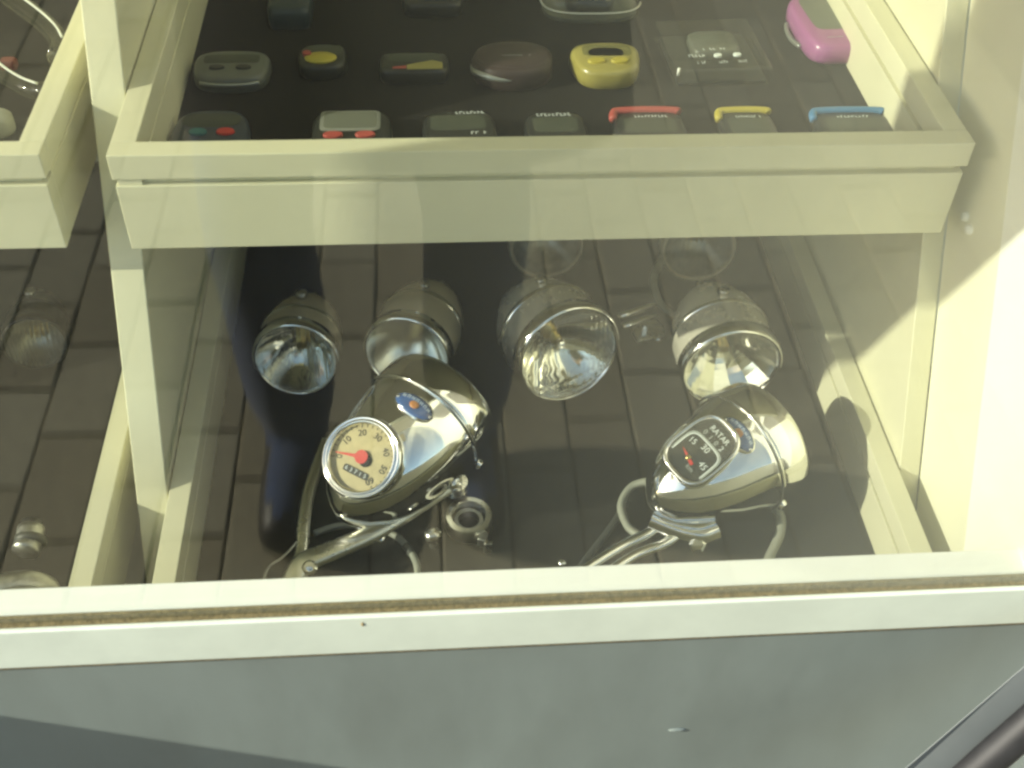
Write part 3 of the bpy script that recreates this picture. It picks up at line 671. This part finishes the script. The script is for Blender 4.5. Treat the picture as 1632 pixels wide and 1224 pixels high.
# lamps in the lower left tray
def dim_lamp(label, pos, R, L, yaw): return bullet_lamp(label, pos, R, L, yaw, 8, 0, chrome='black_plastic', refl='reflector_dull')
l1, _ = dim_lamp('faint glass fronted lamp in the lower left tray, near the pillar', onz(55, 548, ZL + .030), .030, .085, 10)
p = L2W((18, 955), ZL + .03)
l2, _ = bullet_lamp('dull lamp housing lying tail up at the lower left corner', p, .036, .075, -160, 5, 0, chrome='steel')
wtube(l2, 'neck', [L2W((40, 880), ZL + .035), L2W((46, 862), ZL + .036), L2W((50, 842), ZL + .037)], .0105, 'steel', 16, 3)
wtube(l2, 'collar', [L2W((48, 868), ZL + .035), L2W((50, 858), ZL + .036)], .0125, 'cable_dark', 16, 1)
o = wtube(l2, 'tail_ring', [L2W((50, 842), ZL + .037), L2W((51, 832), ZL + .038)], .0085, 'black_plastic', 16, 1)

# clear plastic covers and a white cap in the upper left tray
p = onz(20, 70, ZU)
cv = thing('plastic_hose', 'coil of clear plastic hose with painted highlights in the upper left tray', 'hose', (p.x, p.y, ZU + .0004))
for qs, z, r in ((((-60, -60), (-20, -32), (20, -2), (58, 26), (84, 50), (96, 70), (92, 92)), .030, .0088), (((-60, 60), (-25, 92), (0, 115), (28, 133), (56, 144), (84, 142)), .020, .0070)):
    wtube(cv, 'loop', [onz(q[0], q[1], ZU + z) for q in qs], r, 'clear_plastic', 14)
    wtube(cv, 'painted_highlight', [onz(q[0] + 3, q[1] - 11, ZU + z + r * .6) for q in qs[1:-1]], .0011, 'clear_white', 8)  # white lines stand in for highlights on the clear hose
p = onz(-8, 188, ZU + .012)
cp = lathe('bottle_cap', [(0, 0), (0, .0125), (.003, .013), (.012, .0128), (.014, .011), (.0145, 0)], 'cable_grey', None, 28, 'z'); cp.location = (p.x, p.y, ZU + .0004)
tag(cp, 'small pale round cap at the left edge of the upper left tray', 'cap')
p = onz(12, 95, ZU + .008)
rp = se_body('red_clip', .007, .005, 4, [(.9, 0), (1, .002), (1, .006), (.8, .008)], 'red_dim'); rp.location = (p.x, p.y, ZU + .0004)
tag(rp, 'small dim red clip beside the clear plastic hose', 'clip')

# ================================================================== BICYCLE COMPUTERS
GRP = 'bicycle computers in the upper tray'
def comp(name, label, q, rz=0., h=.012, tilt=0.):
    p = onz(q[0], q[1], ZU + h)
    t = thing(name, label, 'bike computer', (p.x, p.y, ZU + .0004), (R_(tilt), 0, R_(rz)), GRP); return t
def slab(t, nm, a, b, n, h, m, skew=0., dome=.0, off=(0, 0)):
    return se_body(nm, a, b, n, [(.93, 0), (.985, h * .15), (1, h * .45), (.985, h * .75), (.94, h * .92), (.86, h), (.5, h + dome)], m, t, 44, skew, (off[0], off[1], 0))
def pad(t, nm, a, b, n, x, y, z, m, th=.0015, parent=None):
    return se_body(nm, a, b, n, [(.97, z - .001), (1, z + th * .5), (.9, z + th)], m, parent or t, 24, 0, (x, y, 0))
def marks(t, nm, x0, x1, y, z, n, hgt, m='ink_white'):
    """a line of tiny lettering, too small to read: upright strokes"""
    bm = bmesh.new(); w_ = (x1 - x0) / n
    for k in range(n):
        if random.random() < .14: continue
        a = x0 + k * w_ + w_ * .1; b = a + w_ * random.uniform(.55, .85); h = hgt * random.uniform(.7, 1)
        for r in ((a, a + w_ * .28, 0, h), (a, b, random.choice((0, h * .4, h * .75)), None)):
            y0 = r[2] if r[3] is not None else r[2]; y1 = r[3] if r[3] is not None else r[2] + h * .25
            q = [bm.verts.new(p) for p in ((r[0], y + y0, z), (r[1], y + y0, z), (r[1], y + y1, z), (r[0], y + y1, z))]; bm.faces.new(q)
    return from_bm(nm, bm, m, t)
c = comp('bike_computer', 'grey rounded bicycle computer with two dark buttons, leftmost of the back row', (369, 106))
slab(c, 'body', .0315, .0245, 3.2, .014, 'grey_plastic', .04, .0008); pad(c, 'display', .023, .0075, 5, 0, .007, .0143, 'lcd', .0006)
for s in (-1, 1): pad(c, 'button', .0065, .0032, 2, s * .0108, -.0075, .0142, 'black_plastic', .002)
o = tube('chrome_lip', [(-.024, -.0205, .0085), (-.014, -.0236, .0085), (0, -.0246, .0085), (.014, -.0236, .0085), (.024, -.0205, .0085)], .0016, 'silver_plastic', c, 8)
c = comp('bike_computer', 'small black bicycle computer with yellow oval button and red dot', (514, 90))
slab(c, 'body', .0205, .0205, 2.8, .013, 'black_plastic', 0, .0006); pad(c, 'display', .015, .008, 5, .001, .008, .0132, 'lcd', .0005)
pad(c, 'button', .0135, .0088, 2, -.001, -.0065, .0134, 'yellow_plastic', .002); pad(c, 'button', .0038, .0035, 2, -.0125, -.0015, .0145, 'red_plastic', .0022)
c = comp('bike_computer', 'black bicycle computer with a tapering pale yellow bar', (660, 100))
slab(c, 'body', .0295, .0165, 5, .013, 'black_plastic', 0, .0003); pad(c, 'display', .022, .0065, 6, 0, .0065, .0131, 'lcd', .0005)
o = prism('yellow_bar', [(-.0060, -.0140), (.0238, -.0140), (.0238, -.0035), (.015, .0000), (-.0060, -.0070)], 'z', .0130, .0142, 'pale_yellow'); o.parent = c
o = prism('red_mark', [(-.018, -.0125), (-.0065, -.0125), (-.0065, -.008), (-.018, -.010)], 'z', .0130, .0140, 'red_plastic'); o.parent = c
c = comp('bike_computer', 'dark oval bicycle computer with a silver highlight painted along its lower edge', (816, 103))
slab(c, 'body', .0345, .0255, 2.15, .019, 'maroon_plastic', .0, .001)
o = tube('silver_highlight', [(-.0335, .004, .0095), (-.0325, -.0070, .0105), (-.0275, -.0145, .0115), (-.0195, -.0200, .0115), (-.0090, -.0236, .0110), (.004, -.0245, .0100)], lambda q: .0034 * math.sin(PI * min(1, .12 + q * .85)), 'silver_plastic', c, 10)  # silver strip imitating the highlight at the lower left
se_body('top_cover', .0315, .0225, 2.15, [(1.05, .0165), (1.0, .0192), (.9, .0204), (.6, .0213)], 'maroon_plastic', c, 44, 0, (.001, .003, 0))
marks(c, 'lettering', -.009, .018, -.0040, .0222, 12, .0018, 'ink_grey'); marks(c, 'lettering', -.001, .004, -.0155, .0200, 2, .003, 'ink_white'); marks(c, 'lettering', .006, .013, -.0155, .0200, 3, .003, 'ink_white')
c = comp('bike_computer', 'yellow rounded bicycle computer with two bright yellow buttons', (966, 99))
slab(c, 'body', .0290, .0265, 3, .017, 'pale_yellow', .14, .0008); pad(c, 'display', .021, .0105, 4, .001, .009, .0172, 'lcd_olive', .0006)
for s in (-1, 1): pad(c, 'button', .0075, .0042, 2.4, s * .0098, -.0095, .0172, 'yellow_plastic', .0022)
c = comp('boxed_computer', 'clear plastic boxed bicycle computer with tiny white print', (1135, 78), 3)
c['category'] = 'box'
bx_ = bmesh.new(); add_box(bx_, -.0420, .0420, -.044, .044, .0, .017); o = from_bm('clear_box', bx_, 'clear_plastic', c, bevel=.0025, seg=2)
box('card', -.0385, .0385, -.0405, .0405, .0005, .0035, 'black_plastic', c, .0008)
se_body('unit', .0215, .019, 4, [(.95, .0036), (1, .006), (1, .011), (.9, .013)], 'grey_plastic', c, 32, 0, (.004, .012, 0))
ZP = .0174
marks(c, 'lettering', -.012, .012, -.0120, ZP, 8, .0040); marks(c, 'lettering', -.027, -.012, -.0230, ZP, 5, .0050)
marks(c, 'lettering', -.022, -.014, -.0345, ZP, 4, .0045)
for x in (-.001, .016):
    pad(c, 'print_dot', .0035, .0026, 2.2, x, -.0205, ZP - .0006, 'ink_white', .0009); marks(c, 'lettering', x - .002, x + .006, -.0345, ZP, 4, .0045)
o = tube('lid_pin', [(-.040, -.0425, .012), (-.040, -.0425, .0185)], .0013, 'clear_white', c, 8, 1)
c = comp('bike_computer', 'pink bicycle computer with large display and pale sticker', (1318, 42), 4)
slab(c, 'body', .0290, .050, 4, .019, 'pink_plastic', -.06, .0004)
pad(c, 'display', .0190, .0300, 6, .001, .010, .0192, 'lcd_grey', .0006)
pad(c, 'sticker', .0070, .0062, 7, .0135, -.0330, .0190, 'sticker', .0006); marks(c, 'lettering', -.013, .002, -.0345, .0195, 8, .0024, 'ink_grey')
o = tube('side_wire', [(-.030, -.020, .004), (-.033, -.005, .003), (-.032, .012, .003), (-.029, .022, .004)], .0022, 'silver_plastic', c, 8)
# third row, cut by the top of the picture
c = comp('bike_computer', 'dark teal block at the top left of the tray, mostly in shade', (463, 8))
slab(c, 'body', .0195, .026, 6, .020, 'teal_plastic', 0, .0003); pad(c, 'display', .014, .010, 6, 0, .008, .0203, 'lcd', .0004)
c = comp('bike_computer', 'flat black bicycle computer at the top edge, third row', (690, -8))
slab(c, 'body', .028, .023, 4, .014, 'black_plastic', 0, .0004); pad(c, 'display', .020, .009, 6, 0, .006, .0143, 'lcd', .0004); pad(c, 'button', .012, .003, 3, 0, -.013, .0142, 'navy_plastic', .0015)
c = comp('boxed_computer', 'clear domed plastic case at the top edge behind the yellow computer', (940, -6)); c['category'] = 'box'
se_body('clear_dome', .046, .032, 3, [(1, 0), (1, .010), (.97, .018), (.85, .024), (.6, .026)], 'clear_plastic', c, 48)
se_body('base_tray', .044, .030, 3, [(1, .0005), (1, .004)], 'grey_plastic', c, 40)
se_body('unit', .022, .017, 3.5, [(1, .0042), (1, .012), (.88, .015)], 'black_plastic', c, 32)
o = tube('dome_rim', [(x, y, .011) for x, y in [(p[0] * .046 / .046, p[1]) for p in se_pts(.0465, .0325, 3, 33)]], .0007, 'clear_white', c, 6, 1)
# front row, tops only showing over the tray rim
def front(label, q, a, b, m, rz=0., skew=0., n=4): 
    c = comp('bike_computer', label, q, rz, .012); slab(c, 'body', a, b, n, .013, m, skew, .0003); return c
YF = 208
c = front('dark blue bicycle computer with teal and red buttons, leftmost of the front row', (335, YF), .0300, .0300, 'navy_plastic', 0, -.08, 3)
pad(c, 'display', .0225, .010, 3, 0, .012, .0132, 'lcd', .0005); pad(c, 'button', .0070, .0045, 2, -.0085, -.0055, .0131, 'teal_button', .002); pad(c, 'button', .0070, .0045, 2, .0125, -.0055, .0131, 'red', .002)
c = front('bicycle computer with silver framed display and two red buttons', (560, YF), .0310, .0290, 'black_plastic')
o = pad(c, 'display_frame', .0235, .0145, 8, -.001, .0105, .0131, 'silver_plastic', .0016); pad(c, 'display', .0205, .0118, 8, -.001, .0105, .0146, 'lcd_grey', .0004)
for x in (-.0135, .011): pad(c, 'button', .0078, .0042, 2.2, x, -.0095, .0131, 'red_plastic', .002)
c = front('black bicycle computer with white lettering, third in the front row', (733, YF), .0290, .0280, 'black_plastic', 2)
pad(c, 'display', .0215, .0105, 8, -.001, .009, .0131, 'lcd', .0005); marks(c, 'lettering', -.002, .021, .0205, .0136, 8, .0042); o = marks(c, 'lettering', .008, .021, -.0085, .0136, 4, .004)
c = front('narrow black bicycle computer with a white line of lettering', (887, YF), .0245, .0265, 'black_plastic', 1)
pad(c, 'display', .0175, .0105, 8, 0, .006, .0131, 'lcd', .0005); marks(c, 'lettering', -.0140, .0140, .0178, .0136, 9, .0048)
def edged(label, q, colr, a, extra=0.):
    c = front(label, q, a, .0285, 'black_plastic', 0, -.04, 5)
    P = [Vector((-a * .97, .0160, .0118)), Vector((-a * .93, .0235, .0124)), Vector((-a * .78, .0268, .0126)), Vector((0, .0276, .0128)), Vector((a * .78, .0268, .0126)), Vector((a * .88, .0250, .0125))]
    tube('top_edge', P, .0034, colr, c, 8, 6)
    pad(c, 'display', a * .72, .0105, 8, 0, .005, .0131, 'lcd', .0005); marks(c, 'lettering', -a * .38, a * .55, .0160, .0136, 10, .0034); return c
edged('black bicycle computer with red top edge in the front row', (1038, YF), 'red_plastic', .0290)
edged('black bicycle computer with yellow top edge in the front row', (1196, YF), 'yellow_plastic', .0225)
edged('black bicycle computer with light blue top edge, rightmost of the front row', (1366, YF), 'blue_plastic', .0320)

# ================================================================== OUTSIDE, BELOW THE WINDOW
# board leaning at the lower right, with black rubber edging
P0, P1, P2, P3 = ony(1650, 905, .385), ony(1608, 978, .385), ony(1290, 1230, .36), ony(1250, 1262, .355)
lb = thing('leaning_board', 'grey board with black rubber edge leaning at the lower right corner', 'board', ony(1560, 1180, .37))
bm = bmesh.new()
poly = [(1690, 1010, .392), (1636, 1058, .386), (1440, 1226, .366), (1360, 1296, .360), (1450, 1296, .360), (1540, 1216, .366), (1665, 1108, .376)]
A = [bm.verts.new(ony(*p) - lb.location) for p in poly]; B = [bm.verts.new(ony(*p) - lb.location + Vector((.006, .004, -.006))) for p in poly]
bm.faces.new(A); bm.faces.new(B[::-1])
for i in range(len(poly)): bm.faces.new((A[i], B[i], B[(i + 1) % len(poly)], A[(i + 1) % len(poly)]))
from_bm('board', bm, 'board', lb, bevel=.001)
e0, e1 = ony(1560, 1222, .362), ony(1680, 1118, .372); ed = e0 - e1
foot = e0 + ed * ((.022 - e0.z) / ed.z)
wtube(lb, 'rubber_edge', [foot, e0.lerp(foot, .5), e0, e1, e1 - ed * 1.1], .013, 'rubber', 16, 6)
p = ony(578, 995, .4262)
o = se_body('paint_chip', .0012, .0026, 2, [(1, 0), (.7, .0004)], 'gasket', fa, 14, mtx=frame(p, (1, 0, 0), (0, 0, 1)))
# paint drip on the base panel
p = ony(1079, 1163, .4344)
o = se_body('paint_blister', .0075, .0025, 2, [(1, 0), (.8, .001), (.4, .0016)], 'panel', pn, 20, mtx=frame(p, (1, 0, 0), (0, 0, 1)))

# ================================================================== THE PHOTOGRAPHER (mirrored in the pane)
def person():
    V, E, RR = [], [], []
    def v(p, r): V.append(Vector(p)); RR.append(r if isinstance(r, tuple) else (r, r)); return len(V) - 1
    def chain(i, lst):
        for p, r in lst: j = v(p, r); E.append((i, j)); i = j
        return i
    pel = v((-.085, -.30, .93), (.155, .115))
    ab = chain(pel, [((-.085, -.30, 1.06), (.150, .110)), ((-.08, -.30, 1.20), (.165, .118)), ((-.08, -.30, 1.33), (.155, .11))])
    nk = chain(ab, [((-.075, -.30, 1.43), (.062, .06)), ((-.07, -.29, 1.49), (.058, .06)), ((-.065, -.275, 1.555), (.075, .085)), ((-.062, -.27, 1.63), (.078, .095)), ((-.062, -.277, 1.69), (.06, .075))])
    for s, knee, ank in ((-1, (-.222, -.275, .50), (-.215, -.305, .10)), (1, (.062, -.275, .50), (.050, -.305, .10))):
        hip = (-.083 + s * .095, -.30, .86)
        a = chain(pel, [(hip, .098), ((hip[0] * .45 + knee[0] * .55, -.285, .67), .084), (knee, .076), ((knee[0] * .6 + ank[0] * .4, -.30, .35), .076), ((ank[0], -.305, .16), .075), (ank, .055), ((ank[0], -.285, .055), .05)])
        chain(a, [((ank[0] + s * .01, -.215, .050), (.052, .046)), ((ank[0] + s * .015, -.14, .042), (.046, .036))])
    for s in (-1, 1):
        sh = (-.08 + s * .175, -.30, 1.37)
        a = chain(ab, [(sh, .068), ((-.08 + s * .270, -.28, 1.23), .054), ((-.05 + s * .255, -.22, 1.13), .048), ((s * .14, -.14, 1.23), .038), ((s * .085, -.085, 1.315), .029), ((s * .078, -.060, 1.335), (.036, .018))])
        for k, (dx, dy, dz) in enumerate(((.0, .030, .030), (-.003, .034, .022), (-.005, .032, .012), (-.006, .026, .002))):
            b0 = Vector((s * (.077), -.050, 1.350 - k * .010))
            chain(a, [(b0, .0088), (b0 + Vector((-s * .012, .016, dz * .4)), .0082), (b0 + Vector((-s * .032, .014, dz * .5)), .0072)])
        tb = Vector((s * .070, -.070, 1.34)); chain(a, [(tb, .0095), (tb + Vector((-s * .016, -.008, .014)), .009), (tb + Vector((-s * .036, -.002, .024)), .0078)])
    for q in V:
        if q.y < -.16: q.y -= .05
    me = bpy.data.meshes.new('person'); me.from_pydata(V, E, [])
    ob = bpy.data.objects.new('tmp', me); COL.objects.link(ob)
    sk = ob.modifiers.new('skin', 'SKIN'); sk.use_smooth_shade = True
    for i, d in enumerate(me.skin_vertices[0].data): d.radius = RR[i]; d.use_root = (i == 0)
    sb = ob.modifiers.new('sub', 'SUBSURF'); sb.levels = 2; sb.render_levels = 2
    bpy.context.view_layer.update()
    m2 = bpy.data.meshes.new_from_object(ob.evaluated_get(bpy.context.evaluated_depsgraph_get())); bpy.data.objects.remove(ob)
    m2.materials.clear()
    for n in ('skin', 'jacket', 'jeans', 'shoe'): m2.materials.append(MATS[n])
    for p in m2.polygons:
        c = p.center; p.use_smooth = True
        if c.z > 1.455 or (c.y > -.115 and c.z > 1.1): k = 0
        elif c.z > .90: k = 1
        elif c.z > .085: k = 2
        else: k = 3
        p.material_index = k
    root = thing('person', 'person in dark jacket and blue jeans mirrored in the glass, taking the picture', 'person', (-.085, -.30, .008))
    inv = Matrix.Translation(-root.location)
    b = bpy.data.objects.new('body', m2); COL.objects.link(b); m2.transform(inv); b.parent = root
    hr = se_body('hair', .088, .108, 2.2, [(.98, -.03), (1.04, .02), (1.0, .06), (.8, .095), (.45, .115)], 'hair', root, 28); hr.data.transform(Matrix.Translation(Vector((-.062, -.287, 1.63)) - root.location))
    ct = se_body('coat', .245, .155, 2.4, [((.70, .86), 1.34), ((.80, .95), 1.20), ((.84, .92), 1.04), ((.95, 1.0), .90), ((1.06, 1.06), .74), ((1.10, 1.08), .66), ((1.05, 1.02), .655), ((.95, .95), .80)], 'jacket', root, 40)
    ct.data.transform(Matrix.Translation(Vector((-.02, -.35, 0)) - root.location))
    hc = Vector((-.064, -.277, 1.60)) - root.location
    for s in (-1, 1):
        o = lathe('eye', [(-.010, 0), (-.007, .007), (0, .010), (.007, .007), (.010, 0)], 'ink_white', root, 12, off=hc + Vector((s * .031, .075, .015)))
        o = se_body('ear', .012, .028, 2, [(1, -.006), (.9, .006)], 'skin', root, 16, mtx=frame(hc + Vector((s * .083, -.005, .0)), (0, 1, 0), (0, 0, 1)))
    o = prism('nose', [(.075, .012), (.108, -.022), (.078, -.030)], 'x', -.011, .011, 'skin', root, .003); o.data.transform(Matrix.Translation(hc))
    o = se_body('mouth', .024, .007, 2, [(1, -.004), (.8, .004)], 'red', root, 16, mtx=frame(hc + Vector((0, .084, -.052)), (-1, 0, 0), (0, 0, 1)))
person()
ph = thing('camera_phone', 'dark phone held up to the window by the photographer', 'phone', Vector((0, 0, CAMH)) - fwd * .016)
bm = bmesh.new(); add_box(bm, -.052, .052, -.023, .023, -.008, .004)
o = from_bm('body', bm, 'black_plastic', ph, bevel=.004); bm = bmesh.new(); add_box(bm, -.026, .026, -.018, .018, -.0086, -.0081)
o2 = from_bm('screen', bm, 'lcd', ph)
for o in (o, o2): o.data.transform(Matrix((right, up, fwd)).transposed().to_4x4())
